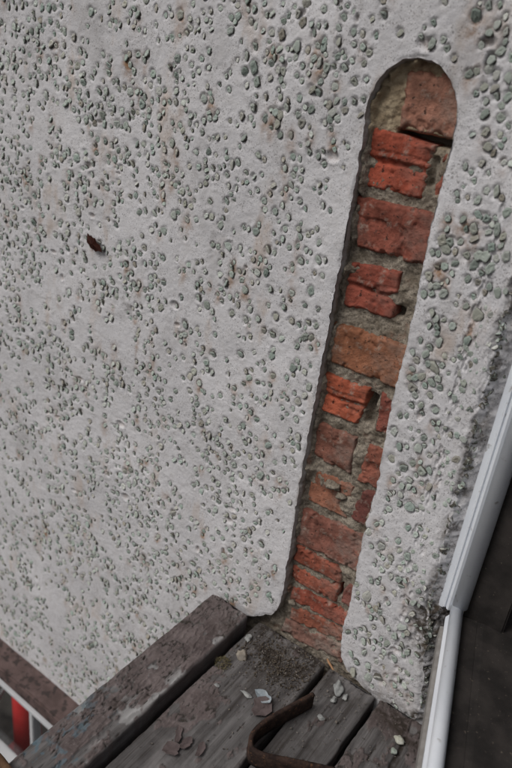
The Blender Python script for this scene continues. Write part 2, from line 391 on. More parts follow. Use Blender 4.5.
# how thickly the rest lie (0-9), 8 cm cells from x=-1, z=-1.1
DENS = ['3333335555566666', '3333335555566666', '4333335555566666', '4443335555566666', '4444435555566666', '4444445565666666', '4444445566666666', '4444445566666666', '4444445566766666', '4444445566777676', '4444445566667576', '5544445566677555', '5555555566677566', '5555556656564576', '6655556655544666', '6666666665573586', '6666666677764577', '5555667776686444', '5555554435942777', '5555554435942777']

def slot_side(x, z):
    b, nx, nz, ins = seg_dist(x, z, SLOT); return np.where(ins, -b, b)

def place_pebbles():
    out = []   # x, z, r
    ex = np.array([[float(v) / 1e4 for v in s.split(',')] for s in PEB.split()])
    sd = slot_side(ex[:, 0], ex[:, 1])
    rr = np.clip(.0052 * np.exp(rng.normal(0, .20, len(ex))), .0036, .0080); rr *= np.where(rng.random(len(ex)) < .12, 1.2, 1) * np.where(ex[:, 0] > .05, 1.12, 1.0)
    for (x, z), s, r in zip(ex, sd, rr):
        if s > .004 and x < arris(np.array([z]))[0] - .004: out.append((x, z, r))
    near = [(x, z) for x, z, r in out]
    # zones that are already read off
    cell = .012; H = {}
    def key(x, z): return (int(math.floor(x / cell)), int(math.floor(z / cell)))
    for x, z, r in out: H.setdefault(key(x, z), []).append((x, z, r))
    exH = {}
    for x, z in near:
        k = (int(math.floor(x / .03)), int(math.floor(z / .03))); exH[k] = exH.get(k, 0) + 1
    N = 28500
    X = rng.uniform(-1.25, .19, N); Z = rng.uniform(-1.05, .62, N)
    cl = fbm(X, Z, 17, 3, 31) * .55 + fbm(X, Z, 60, 2, 35) * .55
    ii = np.clip((Z + 1.1 + .04) // .08, 0, 19).astype(int); jj = np.clip((X + 1.0 + .04) // .08, 0, 15).astype(int)
    dens = np.array([[int(ch) for ch in row] for row in DENS])[ii, jj] / 9.
    prob = np.clip(dens * .98 + cl * .85 - .06, 0.04, 1)
    ok = rng.random(N) < prob
    sd = slot_side(X, Z); ar = arris(Z)
    R = np.clip(.0050 * np.exp(rng.normal(0, .22, N)), .0032, .0078)
    for x, z, r, o, s, a in zip(X, Z, R, ok, sd, ar):
        if not o or s < .014 or x > a - .006: continue
        if z > -.52 and x > -.36 and z < .40:
            if exH.get((int(math.floor(x / .03)), int(math.floor(z / .03))), 0) > 0 and rng.random() > (.75 if x > .05 else .45): continue
            if x > .05 and z < .3 and rng.random() > .8: continue
            r *= .9
        k = key(x, z); bad = False
        for dx in (-1, 0, 1):
            for dz in (-1, 0, 1):
                for q in H.get((k[0] + dx, k[1] + dz), ()):
                    if math.hypot(q[0] - x, q[1] - z) < (q[2] + r) * .74: bad = True; break
                if bad: break
            if bad: break
        if bad: continue
        out.append((x, z, r)); H.setdefault(k, []).append((x, z, r))
    return out
PEBBLES = place_pebbles()
NP_ = len(PEBBLES)
PANG = rng.uniform(-.9, .9, NP_)           # long axis off the vertical
PASP = rng.uniform(.62, .92, NP_)

# fine height field of the coat; y = -height
def axis(*segs):
    out = [segs[0][0]]
    for a, b, s in segs:
        n = max(1, int(round((b - a) / s))); out += list(np.linspace(a, b, n + 1)[1:])
    return np.array(out)
AX = axis((-1.5, -.86, .02), (-.86, -.40, .0032), (-.40, .12, .0017), (.12, .2, .0017))
AZ = axis((-1.06, -.56, .0032), (-.56, .40, .0017), (.40, .85, .02))
nx_, nz_ = len(AX), len(AZ)
GX, GZ = np.meshgrid(AX, AZ)
HT = .0024 * fbm(GX, GZ, 7, 2, 41) + .0004 * fbm(GX, GZ, 40, 3, 45) + .00026 * fbm(GX, GZ, 210, 2, 49)
# trowel drags
HT += .0007 * np.clip(fbm(GX * .35, GZ, 40, 3, 57) - .45, 0, 1)
RNGH = rng.random((NP_, 4)); GR = np.zeros_like(GX)
for k, (x, z, r) in enumerate(PEBBLES):
    i0, i1 = np.searchsorted(AX, (x - 2.4 * r, x + 2.4 * r)); j0, j1 = np.searchsorted(AZ, (z - 2.4 * r, z + 2.4 * r))
    if i1 <= i0 or j1 <= j0: continue
    dx = GX[j0:j1, i0:i1] - x; dz = GZ[j0:j1, i0:i1] - z
    ca, sa = math.cos(PANG[k]), math.sin(PANG[k])
    u = dx * ca + dz * sa; v = -dx * sa + dz * ca
    q = np.hypot(u / (r * PASP[k]), v / r)
    ang = np.arctan2(dz, dx)
    rim = (.0000 + .0007 * RNGH[k, 0] ** 2) * (.5 + .6 * np.cos(ang - RNGH[k, 1] * 6.28))
    HT[j0:j1, i0:i1] += rim * np.exp(-((q - 1.40) / .36) ** 2) - (.0006 + .0016 * RNGH[k, 2]) * np.exp(-((q - 1.0) / .18) ** 2) - .002 * (q < .8)
    if RNGH[k, 3] > .35:
        GR[j0:j1, i0:i1] = np.maximum(GR[j0:j1, i0:i1], (RNGH[k, 3] - .25) * .75 * np.exp(-((q - 1.05) / .30) ** 2) * (.55 + .55 * np.cos(ang - RNGH[k, 1] * 6.28)))
# empty sockets where a stone has dropped out
SOCK = [(.069, .349, .007), (.0745, .331, .0065), (-.079, .360, .004)]
for i in range(45):
    SOCK.append((rng.uniform(-.8, .15), rng.uniform(-.5, .38), rng.uniform(.003, .005)))
stain = np.zeros_like(GX); rust = np.zeros_like(GX)
for n, (x, z, r) in enumerate(SOCK):
    d = np.hypot((GX - x) * (1 + .5 * math.sin(n)), (GZ - z) * (1 + .3 * math.cos(n * 2))) / r + (.28 * fbm(GX - x, GZ - z, 120, 2, 600 + n) if n < 3 else 0)
    HT += -.0038 * np.exp(-d ** 4) + .0008 * np.exp(-((d - 1.35) / .3) ** 2)
    (stain if n < 3 else rust)[:] += (.55 if n < 3 else .3) * np.exp(-d ** 4)
stain += GR * .9
for k in rng.choice(NP_, int(NP_ * .07), replace=False):
    x, z, r = PEBBLES[k]; i0, i1 = np.searchsorted(AX, (x - 3 * r, x + 3 * r)); j0, j1 = np.searchsorted(AZ, (z - 6 * r, z + 3 * r))
    if i1 > i0 and j1 > j0:
        dx = (GX[j0:j1, i0:i1] - x) / (1.3 * r); dz = (GZ[j0:j1, i0:i1] - z + r) / (2.4 * r)
        rust[j0:j1, i0:i1] += rng.uniform(.35, .9) * np.exp(-(dx * dx + dz * dz))
# slot lip and arris fall-off
near = (GX > -.15) & (GX < .16) & (GZ > -.62) & (GZ < .38)
SD = np.full(GX.shape, 1.); NXp = GX.copy(); NZp = GZ.copy(); INS = np.zeros(GX.shape, bool)
b, qx, qz, ins = seg_dist(GX[near], GZ[near], SLOT)
SD[near] = b; NXp[near] = qx; NZp[near] = qz; INS[near] = ins
lip = np.exp(-(SD / .0022) ** 2)
HT -= .0016 * lip * (.5 + .8 * fbm(GX, GZ, 60, 2, 61))
AR = arris(GZ)
XX = np.where(GX > .12, .12 + (GX - .12) * (AR - .12) / .08, GX)
da = AR - XX
HT -= .0035 * np.exp(-(da / .004) ** 2) * (.6 + .6 * fbm(GX, GZ, 50, 3, 65))
HT += .0014 * fbm(GX, GZ, 90, 3, 66) * sstep(.016, .0, da)
# eroded, dirty hollow low on the pier's edge
hol = np.exp(-(((XX - .170) / .022) ** 2 + ((GZ + .335) / .042) ** 2)) * sstep(-.5, .4, fbm(GX, GZ, 55, 3, 67) + .35)
HT -= .009 * hol
stain += np.clip(hol * 1.5, 0, .95)
stain += .75 * np.exp(-(da / .008) ** 2) * sstep(-.2, .6, fbm(GX, GZ, 26, 4, 71) + .2)
stain += .35 * np.exp(-(SD / .003) ** 2) * sstep(0, .6, fbm(GX, GZ, 50, 3, 72))
stain += .5 * np.exp(-((GZ + .502) / .012) ** 2) * (GX > .05)  # dark band along the pier's foot, also paints the shadow there
def blob(x, z, rx, rz, a, arr):
    arr += a * np.exp(-(((GX - x) / rx) ** 2 + ((GZ - z) / rz) ** 2)) * sstep(-.4, .6, fbm(GX, GZ, 60, 4, 73))
for x, z, rx, rz, a in [(-.40, -.06, .03, .025, .45), (-.24, .08, .012, .03, .30), (-.068, .375, .010, .012, .8), (-.11, .31, .02, .05, .25), (-.27, .17, .02, .05, .3), (-.64, .28, .02, .02, .35), (-.2, -.28, .03, .03, .2)]: blob(x, z, rx, rz, a, stain)
for x, z, rx, rz, a in [(-.38, -.13, .004, .05, .75), (-.58, .19, .012, .05, .5), (-.62, .03, .015, .03, .55), (-.32, .21, .012, .05, .4), (-.29, -.37, .02, .02, .5), (-.26, -.49, .02, .02, .6), (-.52, .30, .008, .04, .45), (-.45, .1, .01, .05, .35), (.105, .075, .006, .006, .4)]: blob(x, z, rx, rz, a, rust)
# snap inner neighbours onto the outline
Fq = gridfaces(nz_, nx_)
insf = INS.ravel()
keep = ~insf[Fq].all(1)
Xv = np.where(INS, NXp, XX); Zv = np.where(INS, NZp, GZ)
Yv = -HT
V = np.stack([Xv.ravel(), Yv.ravel(), Zv.ravel()], 1)
used = np.zeros(len(V), bool); used[Fq[keep].ravel()] = True
idx = np.cumsum(used) - 1
Vc = V[used]; Fc = idx[Fq[keep]]
me = mesh_from('render_coat', Vc - np.array([0, 0, 0]), Fc)
attr(me, 'stain', np.clip(stain.ravel()[used], 0, 1)); attr(me, 'rust', np.clip(rust.ravel()[used], 0, 1))
COAT = link('render_coat', me, MAT_COAT, WALL, (0, 0, 0))

def coat_height(x, z):
    i = np.clip(np.searchsorted(AX, x), 1, nx_ - 1); j = np.clip(np.searchsorted(AZ, z), 1, nz_ - 1)
    return .0022 * 0 + (HTb[j, i])
HTb = .0024 * fbm(GX, GZ, 7, 2, 41) + .0004 * fbm(GX, GZ, 40, 3, 45)

# return of the coat into the window reveal, rough and stone-studded
s = np.concatenate([[0], np.linspace(.0025, .075, 30)])
SS, Z2 = np.meshgrid(s, AZ)
ar0 = arris(Z2)
edge_y = Yv[:, -1][:, None]
edge_y = edge_y * sstep(.014, .003, SS)
Xr = ar0 * sstep(.014, .003, SS) + np.interp(Z2, [-1.1, -.5, -.3, 0, .9], [.196, .195, .167, .158, .1565]) * (1 - sstep(.014, .003, SS)) + .75 * np.minimum(SS, .026) + .0022 * fbm(SS, Z2, 60, 3, 81) * sstep(0, .006, SS) + .0016 * fbm(SS, Z2, 180, 2, 82) * sstep(0, .006, SS)
Yr = edge_y + SS
Vr = np.stack([Xr.ravel(), Yr.ravel(), Z2.ravel()], 1)
mr = mesh_from('reveal_return', Vr, gridfaces(len(AZ), len(s)))
attr(mr, 'stain', np.clip(.85 * sstep(-.1, .4, fbm(SS, Z2, 60, 4, 83)) * sstep(.026, .004, SS) + .8 * np.exp(-((Z2 + .33) / .05) ** 2), 0, 1).ravel()); attr(mr, 'rust', np.zeros(len(Vr)))
link('reveal_return', mr, MAT_COAT, WALL, (0, 0, 0))

# inner face of the cut through the coat
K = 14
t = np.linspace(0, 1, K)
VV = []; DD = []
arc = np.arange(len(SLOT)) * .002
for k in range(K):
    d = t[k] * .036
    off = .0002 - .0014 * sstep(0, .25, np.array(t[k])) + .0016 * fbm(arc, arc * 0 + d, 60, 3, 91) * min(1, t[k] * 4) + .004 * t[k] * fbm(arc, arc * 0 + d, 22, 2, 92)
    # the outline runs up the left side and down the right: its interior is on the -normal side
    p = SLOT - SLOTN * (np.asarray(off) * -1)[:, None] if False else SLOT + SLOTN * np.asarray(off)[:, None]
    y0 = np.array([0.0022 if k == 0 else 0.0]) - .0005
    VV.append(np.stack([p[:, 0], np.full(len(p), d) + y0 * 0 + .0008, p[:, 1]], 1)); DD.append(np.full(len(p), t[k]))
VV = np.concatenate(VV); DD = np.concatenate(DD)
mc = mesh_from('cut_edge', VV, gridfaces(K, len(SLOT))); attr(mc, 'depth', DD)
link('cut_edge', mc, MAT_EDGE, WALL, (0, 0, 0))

# ---- brickwork in the slot: mortar bed, then each brick
mx_ = np.arange(-.135, .135, .0014); mz_ = np.arange(-.60, .350, .0014)
MX, MZ = np.meshgrid(mx_, mz_)
MY = .0180 + .0022 * fbm(MX, MZ, 50, 4, 101) + .0012 * fbm(MX, MZ, 200, 2, 105)
sdm, _, _, im = seg_dist(MX, MZ, SLOT); sdm = np.where(im, sdm, 0)
left = sstep(.0095, .003, sdm) * (MX < 0) * sstep(-.25, .25, fbm(MX * .3, MZ, 13, 2, 107) - .02 + .3 * fbm(MX, MZ, 80, 2, 106))
right = sstep(.012, .0, sdm) * (MX > 0) * sstep(-.3, .6, fbm(MX * .3, MZ, 26, 3, 108))
MY -= .0095 * left * (1 + .25 * fbm(MX, MZ, 60, 3, 104)) + .008 * right
top = np.exp(-(((MX + .030) / .020) ** 2 + ((MZ - .285) / .035) ** 2)) + np.exp(-(((MX) / .05) ** 2 + ((MZ - .325) / .010) ** 2))
MY -= .004 * np.clip(top, 0, 1)
def hole(x0, x1, z0, z1, dep, sl=0):
    zc = (z0 + z1) / 2 + sl * (MX - (x0 + x1) / 2)
    w = sstep(x0 - .003, x0 + .004, MX) * sstep(x1 + .003, x1 - .004, MX) * sstep((z1 - z0) / 2 + .002, (z1 - z0) / 2 - .002, np.abs(MZ - zc + .0012 * fbm(MX, MZ, 90, 2, 109)))
    return dep * w
MY += hole(-0.0133, 0.0621, 0.2479, 0.2558, .05, -.05)      # open joint under the top brick
MY += hole(0.0165, 0.0284, -0.0819, -0.0571, .02) + hole(0.0185, 0.0323, -0.1027, -0.0819, .015)
MY += hole(0.0264, 0.0383, 0.0520, 0.0619, .018) + hole(0.0244, 0.0383, -0.3894, -0.3665, .02, .6)
MY += hole(0.0323, 0.0403, 0.2058, 0.2355, .010)
lump = 0
for lx, lz, lr, lh in [(-.036, .09, .010, .006), (.030, -.26, .012, .005), (.020, -.15, .012, .005), (.028, .07, .012, .004), (-.042, -.2, .006, .006), (.04, -.34, .01, .005), (-.03, -.45, .009, .006), (.022, -.235, .012, .006)]:
    MY -= lh * np.exp(-(((MX - lx) / lr) ** 2 + ((MZ - lz) / lr) ** 2))
mm = mesh_from('mortar_bed', np.stack([MX.ravel(), MY.ravel(), MZ.ravel()], 1), gridfaces(len(mz_), len(mx_)))
attr(mm, 'tan', np.clip(sstep(.235, .262, MZ + .006 * fbm(MX, MZ, 60, 3, 111)), 0, 1).ravel())
MORTAR = link('mortar_bed', mm, MAT_MORTAR, WALL, (0, 0, 0))

BR = [
 ([(-0.0187, 0.3170), (0.0649, 0.3204), (0.0717, 0.2542), (-0.0121, 0.2573)], (.36, .165, .11), .35, 0, 0.0125),
 ([(-0.0466, 0.2557), (0.0309, 0.2461), (0.0279, 0.1903), (-0.0446, 0.1910)], (.40, .085, .045), .15, 1, 0.0135),
 ([(0.0434, 0.2419), (0.0669, 0.2461), (0.0655, 0.1979), (0.0398, 0.1905)], (.27, .085, .055), .35, 0, 0.0155),
 ([(-0.0456, 0.1770), (0.0663, 0.1763), (0.0664, 0.1173), (-0.0314, 0.1217)], (.29, .085, .055), .22, 0, 0.0115),
 ([(-0.0365, 0.0994), (0.0245, 0.1029), (0.0269, 0.0462), (-0.0380, 0.0436)], (.32, .080, .050), .15, 1, 0.0125),
 ([(-0.0492, 0.0186), (0.0669, 0.0195), (0.0641, -0.0380), (-0.0435, -0.0342)], (.34, .135, .068), .25, 0, 0.0115),
 ([(-0.0459, -0.0539), (0.0166, -0.0523), (0.0105, -0.1077), (-0.0420, -0.1080)], (.44, .105, .050), .10, 1, 0.0125),
 ([(0.0332, -0.0502), (0.0668, -0.0495), (0.0666, -0.1044), (0.0367, -0.1056)], (.28, .085, .060), .30, 0, 0.0130),
 ([(-0.0472, -0.1280), (0.0130, -0.1257), (0.0115, -0.1845), (-0.0457, -0.1814)], (.25, .10, .068), .40, 0, 0.0135),
 ([(0.0315, -0.1290), (0.0669, -0.1252), (0.0674, -0.1873), (0.0257, -0.1885)], (.31, .105, .068), .20, 0, 0.0135),
 ([(-0.0371, -0.2004), (0.0224, -0.1979), (0.0224, -0.2535), (-0.0391, -0.2555)], (.36, .145, .085), .40, 0, 0.0155),
 ([(0.0354, -0.1983), (0.0684, -0.1852), (0.0665, -0.2541), (0.0271, -0.2495)], (.185, .065, .052), .20, 0, 0.0140),
 ([(-0.0456, -0.2723), (0.0670, -0.2641), (0.0704, -0.3260), (-0.0457, -0.3329)], (.28, .11, .078), .40, 0, 0.0120),
 ([(-0.0430, -0.3379), (0.0333, -0.3405), (0.0323, -0.3994), (-0.0452, -0.4043)], (.34, .095, .055), .20, 2, 0.0130),
 ([(0.0400, -0.3628), (0.0685, -0.3474), (0.0703, -0.3975), (0.0416, -0.3964)], (.27, .10, .078), .35, 0, 0.0140),
 ([(-0.0371, -0.4140), (0.0670, -0.4056), (0.0686, -0.4322), (-0.0377, -0.4435)], (.34, .085, .050), .20, 0, 0.0135),
 ([(-0.0311, -0.4508), (0.0702, -0.4391), (0.0700, -0.4646), (-0.0321, -0.4806)], (.34, .11, .065), .45, 0, 0.0145),
 ([(-0.0384, -0.4867), (0.0658, -0.4687), (0.0622, -0.5049), (-0.0451, -0.5172)], (.29, .15, .115), .60, 0, 0.0155),
]
def brick(q, base, dust, groove, y0, seed):
    q = np.array(q); w = np.linalg.norm(q[1] - q[0]); h = np.linalg.norm(q[3] - q[0])
    nu, nv = max(8, int(w / .0015)), max(8, int(h / .0015))
    u, v = np.meshgrid(np.linspace(0, 1, nu + 1), np.linspace(0, 1, nv + 1))
    # wavy, chipped outline
    eu = .0008 * fbm(u * w, v * h + seed, 110, 3, 200 + seed, .65); ev = .0008 * fbm(u * w + 3, v * h + seed, 110, 3, 230 + seed, .65)
    X = ((1 - u) * (1 - v) * q[0, 0] + u * (1 - v) * q[1, 0] + u * v * q[2, 0] + (1 - u) * v * q[3, 0]) + eu
    Z = ((1 - u) * (1 - v) * q[0, 1] + u * (1 - v) * q[1, 1] + u * v * q[2, 1] + (1 - u) * v * q[3, 1]) + ev
    e = np.minimum(np.minimum(u, 1 - u) * w, np.minimum(v, 1 - v) * h)
    chip = sstep(.10, .60, fbm(u * w, v * h, 65, 3, 260 + seed))
    Y = y0 + .0009 * fbm(u * w, v * h, 30, 4, 290 + seed, .6) + .0006 * fbm(u * w, v * h, 170, 3, 300 + seed, .6) + .0022 * sstep(.55, .9, fbm(u * w, v * h, 75, 3, 320 + seed))
    Y = Y + .0040 * np.exp(-(e / .0014) ** 2) + .005 * chip * np.exp(-(e / .006) ** 2)
    if groove:
        vc = .50 + .02 * np.sin(u * 5 + seed); gw = .055 if groove == 1 else .07
        Y = Y + (.0034 if groove == 1 else .006) * np.exp(-((v - vc) / gw) ** 4) + .0012 * (groove == 1) * np.exp(-((v - vc + .16) / .022) ** 2) + .0016 * sstep(vc - .02, vc + .02, v) * (groove == 1)
    V = [np.stack([X.ravel(), Y.ravel(), Z.ravel()], 1)]; nF = gridfaces(nv + 1, nu + 1)[:, ::-1]
    n0 = V[0].shape[0]
    ring = list(range(0, nu + 1)) + [r * (nu + 1) + nu for r in range(1, nv + 1)] + [nv * (nu + 1) + c for c in range(nu - 1, -1, -1)] + [r * (nu + 1) for r in range(nv - 1, 0, -1)]
    back = V[0][ring].copy(); back[:, 1] = .044
    V.append(back); L = len(ring)
    side = np.array([[ring[i], ring[(i + 1) % L], n0 + (i + 1) % L, n0 + i] for i in range(L)])
    o = np.array([q[:, 0].mean(), y0, q[:, 1].mean()])
    me = mesh_from('brick', np.concatenate(V) - o, np.concatenate([nF, side]))
    return link('brick', me, brick_mat(base, dust), MORTAR, tuple(o))
for i, (q, base, dust, gr_, y0) in enumerate(BR):
    if q[0][0] < -.025: q = [(q[0][0] - .005, q[0][1] + .0015), (q[1][0] + .002, q[1][1] + .0015), (q[2][0] + .002, q[2][1] - .0015), (q[3][0] - .005, q[3][1] - .0015)]
    brick(q, base, dust, gr_, y0, i)

# lumps of old mortar sitting in the joint
def rock(name, r, sc, seed, sub=3, amp=.42, freq=1.3):
    bm = bmesh.new(); bmesh.ops.create_icosphere(bm, subdivisions=sub, radius=1)
    rr = random.Random(seed)
    pl = [(Vector((rr.gauss(0, 1), rr.gauss(0, 1), rr.gauss(0, 1))).normalized(), rr.uniform(.55, .9)) for _ in range(5)]
    from mathutils import noise as mn
    for v in bm.verts:
        co = v.co.copy()
        for n, d in pl:
            k = co.dot(n)
            if k > d: co -= n * (k - d)
        k = mn.noise(co * freq + Vector((seed * 3.1, 0, 0))) * amp + mn.noise(co * freq * 4 + Vector((seed, 5, 0))) * amp * .35
        co *= 1 + k
        v.co = Vector((co.x * sc[0], co.y * sc[1], co.z * sc[2])) * r
    return bm_mesh(name, bm, True)
for i, (x, y, z, r, sc) in enumerate([(-.0064, .011, -.2103, .0105, (1.15, .6, .72)), (.0086, .012, -.2222, .0085, (1.1, .7, .8)), (-.035, .012, -.443, .007, (1, .8, .9)), (.0165, .015, -.2386, .006, (1.2, .6, .8))]):
    link('mortar_lump', rock('mortar_lump', r, sc, 40 + i), MAT_MORTAR, MORTAR, (x, y, z))

# masonry behind (keeps daylight out)
cm = box_mesh('wall_core', (-1.6, .050, -1.055), (.150, .30, 1.6)); link('wall_core', cm, MAT_CORE, WALL, (0, 0, 0))

# ---- pebbles
def chip_mesh(seed):
    """flat angular stone chip, face towards -y; 'flank' is 1 on its sides, dirty and painted dark as socket shade"""
    rr = random.Random(seed); n = rr.choice((6, 7, 8, 9))
    A = [(k + rr.uniform(-.30, .30)) / n * 6.28318 for k in range(n)]
    RAD = [rr.uniform(.74, 1.06) for _ in range(n)]
    tx, tz = rr.uniform(-.22, .22), rr.uniform(-.22, .22); dish = rr.uniform(-.06, .30); pale = rr.choice((0, 0, -.5, -.8, -1))
    V = []; FL = []
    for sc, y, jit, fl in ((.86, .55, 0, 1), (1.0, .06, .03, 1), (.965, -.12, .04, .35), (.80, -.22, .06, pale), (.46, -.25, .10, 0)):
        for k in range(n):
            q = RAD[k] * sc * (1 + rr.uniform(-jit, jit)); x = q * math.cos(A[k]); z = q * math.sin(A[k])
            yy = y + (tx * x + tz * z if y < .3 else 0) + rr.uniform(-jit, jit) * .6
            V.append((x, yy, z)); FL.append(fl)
    V.append((rr.uniform(-.12, .12), -.27 + dish, rr.uniform(-.12, .12))); FL.append(0)
    F = []
    for r in range(4):
        for k in range(n):
            a, b_ = r * n + k, r * n + (k + 1) % n; c_, d = b_ + n, a + n
            F += [(a, b_, c_), (a, c_, d)] if rr.random() < .5 else [(a, b_, d), (b_, c_, d)]
    for k in range(n): F.append((4 * n + k, 4 * n + (k + 1) % n, 5 * n))
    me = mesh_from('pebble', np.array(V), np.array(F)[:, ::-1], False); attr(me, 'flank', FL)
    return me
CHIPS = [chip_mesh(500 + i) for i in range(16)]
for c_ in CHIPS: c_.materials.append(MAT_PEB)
CV = []; CF = []; CA = []
for c_ in CHIPS:
    v = np.empty(len(c_.vertices) * 3, np.float32); c_.vertices.foreach_get('co', v); CV.append(v.reshape(-1, 3)); a_ = np.empty(len(c_.vertices), np.float32); c_.attributes['flank'].data.foreach_get('value', a_); CA.append(a_)
    CF.append(np.array([p.vertices[:] for p in c_.polygons]))
px_ = np.array([p[0] for p in PEBBLES]); pz_ = np.array([p[1] for p in PEBBLES]); pr_ = np.array([p[2] for p in PEBBLES])
ph_ = coat_height(px_, pz_)
# how large each shows
cx_, cy_, cz_ = px_ - CAM.x, 0 - CAM.y, pz_ - CAM.z
dep = cx_ * F_.x + cy_ * F_.y + cz_ * F_.z
sx = (cx_ * R_.x + cy_ * R_.y + cz_ * R_.z) / dep * 668 + 256; sy = 384 - (cx_ * U_.x + cy_ * U_.y + cz_ * U_.z) / dep * 668
dist = np.sqrt(cx_ ** 2 + cy_ ** 2 + cz_ ** 2)
size = pr_ / dist * np.sqrt(.72 / dist); size[(sx < 2) | (sx > 510) | (sy < 2) | (sy > 766)] = 0
# hidden by the planks or sill
order = np.argsort(-size); big = set(order[:300].tolist())
TV = []; TF = []; TA = []; nb = 0
for k in range(NP_):
    vi = int(rng.integers(16)); r = pr_[k]
    emb = rng.uniform(.10, .50) * r * .6
    rot = Matrix.Rotation(PANG[k], 3, 'Y') @ Matrix.Rotation(rng.normal(0, .20), 3, 'X') @ Matrix.Rotation(rng.normal(0, .20), 3, 'Z')
    sc = Matrix.Diagonal((PASP[k] * r, r, r)); M3 = rot @ sc
    loc = (float(px_[k]), float(-ph_[k] + rng.uniform(-.0004, .0013)), float(pz_[k]))
    if k in big:
        o = bpy.data.objects.new('pebble', CHIPS[vi]); COL.objects.link(o); o.parent = COAT
        M4 = M3.to_4x4(); M4.translation = Vector(loc); o.matrix_local = M4
    else:
        A = np.array(M3); TA.append(CA[vi]); TV.append(CV[vi] @ A.T + np.array(loc)); TF.append(CF[vi] + nb); nb += len(CV[vi])
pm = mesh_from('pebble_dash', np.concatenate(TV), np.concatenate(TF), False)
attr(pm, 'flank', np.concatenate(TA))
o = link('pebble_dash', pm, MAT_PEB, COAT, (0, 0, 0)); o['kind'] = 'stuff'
# stones along the broken arris and return
TV = []; TF = []; TA = []; nb = 0
for k in range(330):
    z = rng.uniform(-.48, .36); s_ = abs(rng.normal(.001, .006)); vi = int(rng.integers(16)); r = rng.uniform(.003, .0052)
    rot = np.array(Matrix.Rotation(rng.uniform(0, 6), 3, 'Y') @ Matrix.Rotation(rng.uniform(0, 6), 3, 'Z')) * r
    loc = np.array([arris(np.array([z]))[0] + .75 * s_ - .002, s_ + .003, z])
    TA.append(CA[vi]); TV.append(CV[vi] @ rot.T + loc); TF.append(CF[vi] + nb); nb += len(CV[vi])
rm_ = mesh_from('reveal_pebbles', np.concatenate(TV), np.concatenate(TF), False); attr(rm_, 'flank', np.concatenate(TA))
o = link('reveal_pebbles', rm_, MAT_PEB, COAT, (0, 0, 0)); o['kind'] = 'stuff'

